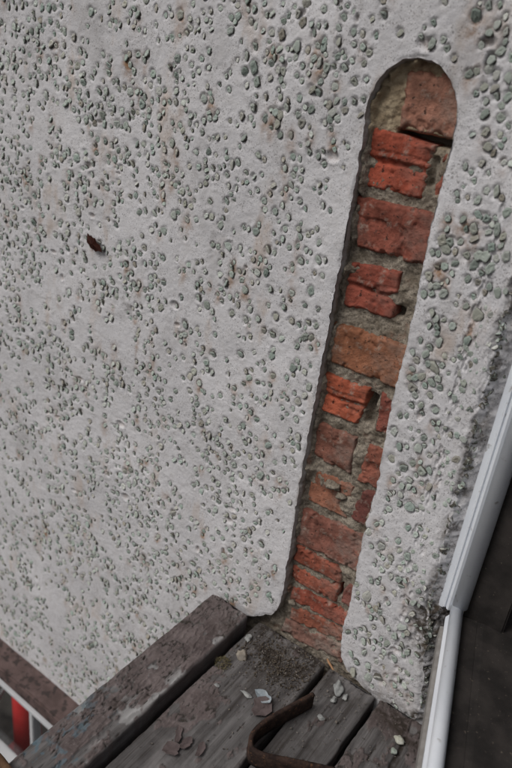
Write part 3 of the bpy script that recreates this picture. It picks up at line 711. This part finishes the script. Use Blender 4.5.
# ------------------------------------------------------------------ plank deck
def plank(name, x0, x1, y0, y1, ztop, th, seed, paint_amt, label, blue=0., pale=.3, dirt=()):
    r = random.Random(seed); ny = int((y1 - y0) / .0017); nxp = int((x1 - x0) / .0013)
    ys = np.linspace(y0, y1, ny); bev = .003
    xs = np.linspace(x0 + bev, x1 - bev, nxp)
    # cross-section: bottom-left, up the left side, over the top, down the right side
    prof = [(x0 + .002, ztop - th, 0), (x0, ztop - th + .003, 0), (x0, ztop - th * .5, 0), (x0, ztop - bev, 0), (x0 + bev * .3, ztop - bev * .3, 0)] + [(x, ztop, 1) for x in xs] + [(x1 - bev * .3, ztop - bev * .3, 0), (x1, ztop - bev, 0)] + [(x1, ztop - bev - (th - 2 * bev) * f, 0) for f in np.linspace(.12, 1, 9)] + [(x1 - .002, ztop - th, 0)]
    pf = np.array(prof); n = len(pf)
    Xg = np.repeat(pf[None, :, 0], ny, 0); Zg = np.repeat(pf[None, :, 1], ny, 0); tp = np.repeat(pf[None, :, 2], ny, 0); Yg = np.repeat(ys[:, None], n, 1)
    # wood relief: ridges along the board
    wood = .0006 * fbm(Xg * 1.0, Yg * .05, 190, 4, seed) + .0010 * fbm(Xg, Yg * .15, 26, 3, seed + 5)
    edge = .0018 * fbm(Xg * .2, Yg, 40, 4, seed + 8)
    # paint skin broken into flakes, longer along the grain
    wx = Xg + .004 * fbm(Xg, Yg, 60, 3, seed + 11); wy = Yg + .008 * fbm(Xg, Yg, 40, 3, seed + 12)
    f1, f2, cid = worley(wx * 135, wy * 34, seed + 13)
    cover = fbm(Xg, Yg * .5, 13, 4, seed + 17) * .55 + fbm(Xg, Yg * .7, 75, 3, seed + 19) * .30 + (cid - .5) * .16
    cov = sstep(-.035, .035, cover + paint_amt)
    crack = sstep(.03, .11, f2 - f1 + .12 * fbm(Xg, Yg, 170, 2, seed + 21))
    pm_ = cov * np.maximum(crack, sstep(-.15, .35, fbm(Xg, Yg, 34, 3, seed + 23)))
    pm_ = np.clip(pm_, 0, 1)
    curl = np.exp(-((f2 - f1 - .10) / .10) ** 2) * pm_ * (.4 + cid)
    ck = np.abs(fbm(Xg + .002 * fbm(Xg, Yg, 20, 2, seed + 50), Yg * .03, 55, 2, seed + 51)); ckm = sstep(.045, .0, ck) * sstep(.0, .35, fbm(Xg, Yg * .3, 22, 2, seed + 53))
    wood = wood - .0028 * ckm
    h = wood * (1 - .6 * pm_) + .0011 * pm_ + .0018 * curl * paint_amt_curl(paint_amt)
    Zg = Zg + h * np.maximum(tp, .3)
    sidey = (1 - tp)
    Xg = Xg + sidey * edge * .6
    o0 = np.array([(x0 + x1) / 2, (y0 + y1) / 2, ztop - th])
    # slightly ragged wall end
    Yg = Yg + .002 * fbm(Xg, Yg * 0, 60, 3, seed + 25) * sstep(y1 - .05, y1, Yg)
    V = np.stack([Xg.ravel(), Yg.ravel(), Zg.ravel()], 1)
    Fg = gridfaces(ny, n)[:, ::-1]
    close = np.array([[k * n, (k + 1) * n, (k + 1) * n + n - 1, k * n + n - 1] for k in range(ny - 1)])
    # end caps: strips joining left and right halves of the section
    cap = []
    for base in (0, (ny - 1) * n):
        for i in range(n // 2 - 1): cap.append([base + i, base + i + 1, base + n - 2 - i, base + n - 1 - i])
    me = mesh_from(name, V - o0, np.concatenate([Fg, close, np.array(cap)]))
    attr(me, 'paint', pm_.ravel() * np.maximum(tp, .5).ravel())
    bl = sstep(.05, .35, fbm(Xg, Yg, 52, 4, seed + 31) + .02) * (1 - pm_ * .15) * blue * sstep(-.22, -.34, Yg) * .8 * sstep(-.1, .3, fbm(Xg, Yg * .5, 190, 3, seed + 41))
    attr(me, 'blue', np.clip(bl, 0, .8).ravel())
    pl_ = sstep(.30, .42, fbm(Xg, Yg * .5, 38, 4, seed + 33)) * (1 - pm_) * pale * tp
    pl_ = pl_ + .8 * (blue > 0) * tp * sstep(x1 - .022, x1 - .004, Xg) * sstep(.05, .3, fbm(Xg, Yg * .6, 55, 4, seed + 37))
    attr(me, 'pale', np.clip(pl_, 0, 1).ravel())
    dd = np.zeros_like(Xg)
    for (dx, dy, rx, ry, a) in dirt: dd += a * np.exp(-(((Xg - dx) / rx) ** 2 + ((Yg - dy) / ry) ** 2)) * sstep(-.55, .35, fbm(Xg, Yg, 45, 4, seed + 35))
    dd += .9 * ckm * tp * (1 - .5 * pm_)
    dd += .85 * cov * (1 - np.clip(pm_ * 1.3, 0, 1)) * tp
    attr(me, 'dirt', np.clip(dd, 0, .92).ravel())
    o = link(name, me, MAT_PLANK, None, tuple(o0)); tag(o, label, 'plank', 'planks of the weathered ledge')
    return o
def paint_amt_curl(a): return .5 + max(0, a) * 1.4
ZP = -.5036
plank('deck_plank', -.164, -.090, -.70, -.022, -.487, .064, 1000, .30, 'raised narrow plank with flaking mauve paint and blue traces, farthest left', 1., .55, [(-.10, -.05, .02, .03, .6)])
plank('deck_plank', -.080, .0470, -.70, -.004, ZP, .030, 1040, -.02, 'wide grey plank with patchy mauve paint running under the brick slot', 0., .10, [(-.02, -.045, .05, .045, 1.0), (.02, -.02, .03, .03, .9), (-.05, -.01, .05, .012, .9), (.0, -.12, .05, .04, .35)])
plank('deck_plank', .0550, .1330, -.70, -.005, ZP - .001, .030, 1080, .02, 'plank on which the rusty curved strap stands, between two dark gaps', 0., .06, [(.09, -.02, .04, .03, .7), (.09, -.16, .04, .04, .5)])  # dirt spot by the wall doubles as painted shadow of the pier's foot
plank('deck_plank', .1405, .2420, -.70, -.005, ZP - .0005, .030, 1120, .03, 'plank below the stucco pier, nearest to the white window trim', 0., .06, [(.15, -.02, .05, .02, .9), (.20, -.03, .03, .03, .8)])  # both dirt spots also paint the shadow below the pier
# added dark board under the planks, keeps their gaps black like shade
o = link('gap_backing', box_mesh('gap_backing', (-.0875, -.690, -.62), (.236, -.004, -.5348), .002, (.07, -.34, -.62)), MAT_BLACK, None, (.07, -.34, -.62)); tag(o, 'added dark board under the planks that blacks out the gaps between them', 'added board')

# ------------------------------------------------------------------ window at the right
WIN = empty('window', (.2, .006, -.29)); tag(WIN, 'white plastic window frame edge beside the stucco pier, dark glass beyond', 'window')
Zt = 1.1; zj = -.290
def vpiece(name, prof, z0, z1, mat):
    pth = [((0, 0, z), (1, 0, 0), (0, 1, 0)) for z in (z0, z1)]
    return link(name, sweep(name, prof, pth, (0, 0, 0), True, False), mat, WIN, (0, 0, 0))
vpiece('flange', [(.1758, .012), (.1822, .012), (.1822, .06), (.1758, .06)], zj - .020, Zt, MAT_WHITE)
vpiece('glazing_strip', [(.1825, .0095), (.1835, .0070), (.1850, .0064), (.1862, .0090), (.1880, .0060), (.1905, .0045), (.1942, .0070), (.1942, .06), (.1825, .06)], zj - .014, Zt, MAT_WHITE)
def tubeprof(cx, cy, r, a0=0, n=22): return [(cx + r * math.cos(2 * math.pi * i / n), cy + r * math.sin(2 * math.pi * i / n)) for i in range(n)]
def vtube(name, prof, z0, z1, mat):
    pth = [((0, 0, z), (1, 0, 0), (0, 1, 0)) for z in (z0, z1)]
    me = sweep(name, prof, pth, (0, 0, 0), True, True); return link(name, me, mat, WIN, (0, 0, 0))
vtube('round_bead', tubeprof(.2032, .007, .0098), zj, Zt, MAT_WHITE)
link('side_frame', box_mesh('side_frame', (.2085, .014, zj - .16), (.26, .075, Zt), .002), MAT_DARK, WIN, (0, 0, 0))
pn = link('pane', box_mesh('pane', (.26, .052, zj), (1.0, .058, Zt)), simple_mat('dark_glass', (.006, .006, .007), (.010, .010, .011), 4, .06, 0, .5), WIN, (0, 0, 0))

# sill running out towards the viewer, edged with a rounded white trim
SILL = empty('window_sill', (.24, -.1, -.32)); tag(SILL, 'dark dusty window sill with a rounded white plastic edge trim', 'sill')
d_ = Vector((.2656 - .2011, -.2290 - .0043, 0)).normalized(); nrm_ = Vector((-d_.y, d_.x, 0))   # to the right of the trim
st_ = Vector((.2011, .0050, -.2935))
def along(a): return st_ + d_ * a
L_ = .52
def hpiece(name, prof, a0, a1, mat, smooth=False):
    pth = [(along(a), nrm_, (0, 0, 1)) for a in (a0, a1)]
    return link(name, sweep(name, prof, pth, (0, 0, 0), True, smooth), mat, SILL, (0, 0, 0))
hpiece('round_trim', tubeprof(0, -.002, .0082), -.004, L_, MAT_WHITE, True)
hpiece('trim_flange', [(-.0115, -.010), (-.0075, -.004), (-.0075, -.014), (-.0115, -.014)], .012, L_, MAT_WHITE)
hpiece('sill_side', [(-.0160, -.030), (-.0160, -.012), (-.0118, -.0105), (-.0118, -.030)], .030, L_, simple_mat('grey_sill_edge', (.20, .185, .17), (.28, .265, .25), 60, .8, .001))
hpiece('sill_board', [(.0035, -.012), (.028, -.012), (.028, -.030), (-.0112, -.030), (-.0112, -.0145), (.0035, -.0145)], -.002, L_, MAT_DARK)
hpiece('inner_frame', [(.0282, -.030), (.0282, -.0125), (.036, -.0105), (.30, -.0105), (.30, -.030)], -.05, L_, MAT_DARK)

# ------------------------------------------------------------------ far below left: ledge, framed window, red post
LEDGE = tag(link('painted_ledge', box_mesh('painted_ledge', (-1.6, -.054, -1.100), (-.10, .012, -1.061), .004, (-.8, 0, -1.1)), MAT_LEDGE, None, (-.8, 0, -1.1)), 'brown painted ledge along the foot of the pebble dashed wall', 'ledge')
LW = empty('lower_window', (-.8, -.045, -1.36)); tag(LW, 'white framed window below the brown ledge, out of focus', 'window')
def lwbox(name, a, b, mat, bev=.002): return link(name, box_mesh(name, a, b, bev), mat, LW, (0, 0, 0))
lwbox('top_rail', (-1.5, -.060, -1.112), (-.2, -.030, -1.101), MAT_RAILW)
lwbox('bottom_rail', (-1.5, -.066, -1.400), (-.2, -.040, -1.360), MAT_RAILW)
link('brace', sweep('brace', [(.005, .005), (-.005, .005), (-.005, -.005), (.005, -.005)], [((-1.10, .15, -1.70), (0, 1, 0), (1, 0, 0)), ((-.90, .10, -1.32), (0, 1, 0), (1, 0, 0))]), MAT_RAILW, LW, (0, 0, 0))
for x in (-1.1, -.612, -.30): lwbox('mullion', (x - .007, -.058, -1.3595), (x + .007, -.034, -1.1125), MAT_RAILW)
for a, b in ((-1.5, -1.108), (-1.092, -.620), (-.604, -.308)): lwbox('pane', (a, -.047, -1.359), (b, -.044, -1.113), MAT_GLASS, 0)
bk = link('lower_wall', box_mesh('lower_wall', (-4, 2.2, -3.5), (.3, 2.4, -1.402), 0, (-2, 2.2, -3.5)), MAT_MASON, None, (-2, 2.2, -3.5)); tag(bk, 'dark masonry wall seen far behind the lower window', 'wall')
bs = link('lower_spandrel', box_mesh('lower_spandrel', (-4, -.062, -3.5), (.3, -.042, -1.4015), 0, (-2, -.05, -3.5)), MAT_MASON, None, (-2, -.05, -3.5)); tag(bs, 'dark masonry below the lower window', 'wall')
fl = link('inner_floor', box_mesh('inner_floor', (-4, -.041, -1.80), (.3, 2.195, -1.74), 0, (-2, .4, -1.8)), MAT_MASON, None, (-2, .4, -1.8)); fl['kind'] = 'structure'
RP = empty('red_post', (-.88, .12, -1.74)); tag(RP, 'blurred red post standing behind the lower window', 'post')
def lathe(name, prof, o, mat, parent, n=20):
    V = []; 
    for r, z in prof:
        for i in range(n): V.append((o[0] + r * math.cos(6.28318 * i / n), o[1] + r * math.sin(6.28318 * i / n), z))
    me = mesh_from(name, np.array(V), np.array([[k * n + i, k * n + (i + 1) % n, (k + 1) * n + (i + 1) % n, (k + 1) * n + i] for k in range(len(prof) - 1) for i in range(n)]))
    return link(name, me, mat, parent, (0, 0, 0))
lathe('shaft', [(.0, -1.16), (.034, -1.162), (.040, -1.168), (.040, -1.665)], (-.88, .12), MAT_RED, RP)
lathe('collar', [(.0405, -1.655), (.046, -1.660), (.050, -1.680), (.053, -1.700)], (-.88, .12), MAT_RED, RP)
lathe('foot', [(.054, -1.699), (.085, -1.715), (.090, -1.725), (.090, -1.7398), (0, -1.7398)], (-.88, .12), MAT_RED, RP, 28)

# ------------------------------------------------------------------ rusty strap on the planks
path = np.array([(.0700, -.0840), (.0600, -.113), (.0500, -.142), (.0435, -.165), (.0415, -.183), (.0440, -.1965), (.0520, -.2060), (.0630, -.2065), (.0760, -.2015), (.0990, -.1890), (.1230, -.1760), (.150, -.162)])
tt = np.linspace(0, len(path) - 1, 70); 
def spline(p, t):
    i = np.clip(np.floor(t).astype(int), 0, len(p) - 2); f = (t - i)[:, None]
    p0 = p[np.maximum(i - 1, 0)]; p1 = p[i]; p2 = p[i + 1]; p3 = p[np.minimum(i + 2, len(p) - 1)]
    return .5 * (2 * p1 + (p2 - p0) * f + (2 * p0 - 5 * p1 + 4 * p2 - p3) * f ** 2 + (3 * p1 - p0 - 3 * p2 + p3) * f ** 3)
sp = spline(path, tt); tg = np.gradient(sp, axis=0); tg /= np.linalg.norm(tg, axis=1)[:, None]
pth = []
for k in range(len(sp)):
    wob = .0006 * math.sin(k * 1.7) + .0004 * math.sin(k * 3.9)
    pth.append(((sp[k, 0], sp[k, 1], ZP + .0015), (-tg[k, 1], tg[k, 0], 0), (0, 0, 1 + wob * 12)))
o = link('rusty_strap', sweep('rusty_strap', [(-.0026, 0), (.0026, 0), (.0033, .008), (.0027, .0165), (.0031, .0265), (0, .0282), (-.0031, .0265), (-.0027, .0165), (-.0033, .008)], pth, (.06, -.15, ZP), True, True), MAT_RUST, None, (.06, -.15, ZP))
tag(o, 'rusty iron strap bent into a hook, standing on edge on the planks', 'metal strap')

# ------------------------------------------------------------------ small things on the planks
def thing_rock(name, x, y, z, r, sc, seed, mat, label, cat, sub=3, group=None, rz=0.):
    o = link(name, rock(name, r, sc, seed, sub), mat, None, (x, y, z + r * sc[2] * .62)); o.rotation_euler = (0, 0, rz); tag(o, label, cat, group); return o
thing_rock('mortar_crumb', -.056, -.080, ZP, .0095, (1, .8, .85), 60, MAT_CRUMB, 'tan mortar crumb on the wide plank, beside the dark dirt patch', 'crumb')
thing_rock('fallen_chip', .083, -.027, ZP, .0135, (.55, 1.15, .30), 62, MAT_CHIP, 'large pale plaster flake at the foot of the pier', 'plaster flake', rz=.5)
thing_rock('fallen_chip', .0895, -.052, ZP, .0058, (.8, 1, .6), 63, MAT_CHIP, 'small white chip just below the large pale plaster flake', 'chip')
thing_rock('fallen_chip', .100, -.036, ZP, .0055, (.7, 1.1, .4), 64, MAT_CHIP, 'small grey flake to the right of the large pale plaster flake', 'chip')
thing_rock('fallen_pebble', .190, -.049, ZP, .0075, (1.1, .8, .7), 65, MAT_PEB, 'larger of two fallen pebbles on the plank nearest the white trim', 'pebble', group='pebbles fallen on the planks')
thing_rock('fallen_pebble', .193, -.068, ZP, .0055, (.9, .9, .7), 66, MAT_PEB, 'smaller of two fallen pebbles on the plank nearest the white trim', 'pebble', group='pebbles fallen on the planks')
thing_rock('fallen_chip', .090, -.089, ZP, .0055, (1.0, .8, .6), 67, MAT_CHIP, 'pale chip lying right beside the end of the rusty strap', 'chip')
thing_rock('fallen_chip', -.081+.010, -.045, ZP, .0065, (.8, 1.2, .5), 68, MAT_CHIP, 'white chip in the corner by the raised plank and the wall', 'chip')
thing_rock('fallen_chip', -.012, -.128, ZP, .0065, (1.5, .6, .35), 69, MAT_CHIP, 'thin pale sliver lying left of the blue grey paint flake', 'chip')
thing_rock('fallen_chip', -.052, -.145, ZP, .0040, (1, .8, .5), 70, MAT_CHIP, 'tiny pale chip alone on the wide plank', 'chip')
def flake(name, x, y, z, r, seed, mat, label, cat, el=1., rz=0., curl=.15):
    rr = random.Random(seed); n = 16; bm = bmesh.new()
    rad = [1 + .25 * math.sin(i * .785 + seed) + .18 * rr.uniform(-1, 1) for i in range(n)]
    rings = []
    for s_ in (0., .4, .75, 1.):
        ring = []
        for i in range(n):
            a = 6.28318 * i / n; q = r * s_ * rad[i]
            zz = curl * r * s_ * s_ * (1 + .7 * math.sin(2 * a + seed)) + rr.uniform(0, .02) * r
            ring.append(bm.verts.new((q * math.cos(a) * el, q * math.sin(a), zz)))
        rings.append(ring)
    for k in range(3):
        for i in range(n):
            try: bm.faces.new((rings[k][i], rings[k][(i + 1) % n], rings[k + 1][(i + 1) % n], rings[k + 1][i]))
            except ValueError: pass
    bmesh.ops.remove_doubles(bm, verts=bm.verts, dist=1e-6)
    ret = bmesh.ops.solidify(bm, geom=list(bm.faces), thickness=.0007)
    o = link(name, bm_mesh(name, bm, False), mat, None, (x, y, z + .0016)); o.rotation_euler = (0, 0, rz); tag(o, label, cat); return o
flake('paint_flake', .0110, -.1170, ZP, .0105, 3, MAT_FLAKE, 'blue grey curled paint flake beside the rusty strap', 'paint flake', 1.15, .4, .3)
flake('paint_flake', .0200, -.1330, ZP, .0125, 5, MAT_PFLAKE, 'brown curled paint flake between the blue grey flake and the strap', 'paint flake', 1.4, .9, .2)
for i, (x, y, r, el, lb) in enumerate([(-.033, -.262, .0080, 1.7, 'curled mauve paint flake on the wide plank, farthest from the wall'), (-.024, -.243, .0066, 1.5, 'curled mauve paint flake in the middle of the flaking patch'), (-.004, -.238, .0060, 1.6, 'curled mauve paint flake nearest the long gap in the planks'), (-.040, -.240, .0055, 1.9, 'narrow curled mauve paint flake on the left of the flaking patch')]):
    flake('paint_flake', x, y, ZP + .001, r, 11 + i, MAT_PFLAKE, lb, 'paint flake', el, .6 + i * .5, .28)
# moss clump: tangle of short blades on a small cushion
def moss(x, y, r, seed):
    rr = random.Random(seed); V = []; Fm = []
    for k in range(420):
        a = rr.uniform(0, 6.283); q = r * math.sqrt(rr.random()); h = (1 - (q / r) ** 2) * r * .55
        p = Vector((q * math.cos(a), q * math.sin(a), h * rr.uniform(.1, 1)))
        d = Vector((rr.gauss(0, 1), rr.gauss(0, 1), rr.uniform(.1, 1))).normalized() * rr.uniform(.0015, .004)
        w = Vector((rr.gauss(0, 1), rr.gauss(0, 1), rr.gauss(0, .5))).normalized() * .0005
        b0 = len(V); V += [p - w, p + w, p + d]; Fm.append((b0, b0 + 1, b0 + 2))
    return mesh_from('moss_clump', np.array([tuple(v) for v in V]), np.array(Fm), False)
o = link('moss_clump', moss(0, 0, .0125, 4), MAT_MOSS, None, (-.070, -.108, ZP + .001)); tag(o, 'dry yellowish moss clump on the wide plank near the raised plank', 'moss')
# splinter at the foot of the bricks
o = link('wood_splinter', sweep('wood_splinter', [(-.0022, 0), (0, .0022), (.0024, .0005), (.0005, -.001)], [((0, 0, 0), (1, 0, 0), (0, 0, 1)), ((.006, -.006, .002), (.9, .4, 0), (0, 0, 1.1)), ((.017, -.012, .001), (.5, .4, 0), (0, 0, .5))], (0, 0, 0), True, False), MAT_SPLINT, None, (.046, .004, ZP + .003)); tag(o, 'orange brown wood splinter where the bricks meet the planks', 'splinter')
# twig hanging over the raised plank's edge at the bottom-left
tw = [((-.215 + .024 * k, -.420 + .003 * math.sin(k * 1.3) + .0008 * k, -.4790 + .0006 * math.sin(k * 2)), (0, 1, 0), (0, 0, 1)) for k in range(6)]
o = link('brown_twig', sweep('brown_twig', [(.0050 * math.cos(i * .785), .0050 * math.sin(i * .785)) for i in range(8)], tw, (-.15, -.42, -.486), True, True), MAT_TWIG, None, (-.15, -.42, -.486)); tag(o, 'brown dry stick lying across the raised plank at the corner', 'stick')
# crumbs and grit scattered on the planks (uncountable)
TV = []; TF = []; nb = 0
for k in range(1100):
    if rng.random() < .55:
        x = rng.normal(-.005, .040); y = -abs(rng.normal(.045, .03)) - .006
    else:
        x = rng.uniform(-.075, .23); y = -abs(rng.normal(0, .11)) - .006
    if not (-.078 < x < .2): continue
    if .044 < x < .058 or .130 < x < .143: continue
    r = rng.uniform(.0004, .0014) * (1.7 if rng.random() < .06 else 1); vi = int(rng.integers(16))
    rot = np.array(Matrix.Rotation(rng.uniform(0, 6), 3, 'Y') @ Matrix.Rotation(rng.uniform(0, 6), 3, 'Z')) * r
    TV.append(CV[vi] @ rot.T + np.array([x, y, ZP + .0012])); TF.append(CF[vi] + nb); nb += len(CV[vi])
o = link('grit', mesh_from('grit', np.concatenate(TV), np.concatenate(TF), False), simple_mat('grit', (.09, .075, .06), (.26, .235, .21), 70, .95, .001), None, (0, 0, 0)); tag(o, 'scattered mortar grit and crumbs on the planks', 'grit'); o['kind'] = 'stuff'
TV = []; TF = []; nb = 0
for k in range(560):
    x = rng.normal(-.005, .030); y = -abs(rng.normal(.045, .022)) - .005
    if not (-.075 < x < .044): continue
    r = rng.uniform(.0005, .0021); vi = int(rng.integers(16))
    rot = np.array(Matrix.Rotation(rng.uniform(0, 6), 3, 'Y') @ Matrix.Rotation(rng.uniform(0, 6), 3, 'Z')) * r
    TV.append(CV[vi] @ rot.T + np.array([x, y, ZP + .0014])); TF.append(CF[vi] + nb); nb += len(CV[vi])
o = link('dirt_heap', mesh_from('dirt_heap', np.concatenate(TV), np.concatenate(TF), False), MAT_DIRT, None, (0, 0, 0)); tag(o, 'patch of dark loose dirt on the wide plank below the bricks', 'dirt'); o['kind'] = 'stuff'

# dried leaf stuck on the wall
bm = bmesh.new()
L = [(-1.2, .25), (-.95, .42), (-.6, .40), (-.45, .66), (-.1, .60), (.15, .74), (.4, .42), (.8, .36), (1.25, -.12), (.85, -.22), (.55, -.58), (.25, -.46), (-.1, -.62), (-.4, -.40), (-.75, -.42), (-.85, -.05)]
top_ = [bm.verts.new((a * .0175, -.004 - .003 * math.cos(a * 1.4) + .0012 * math.sin(b * 7), b * .0165)) for a, b in L]
cv = bm.verts.new((0.001, -.0085, .0003))
for i in range(len(L)): bm.faces.new((top_[i], top_[(i + 1) % len(L)], cv))
bmesh.ops.solidify(bm, geom=list(bm.faces), thickness=.0008)
o = link('dried_leaf', bm_mesh('dried_leaf', bm, False), MAT_LEAF, None, (-.4793, -.0005, .0214)); o.rotation_euler = (0, math.radians(22), 0)
tag(o, 'small dark red brown dried leaf stuck on the pebble dash', 'leaf')

for o in bpy.data.objects:
    if '_w' in o: del o['_w']
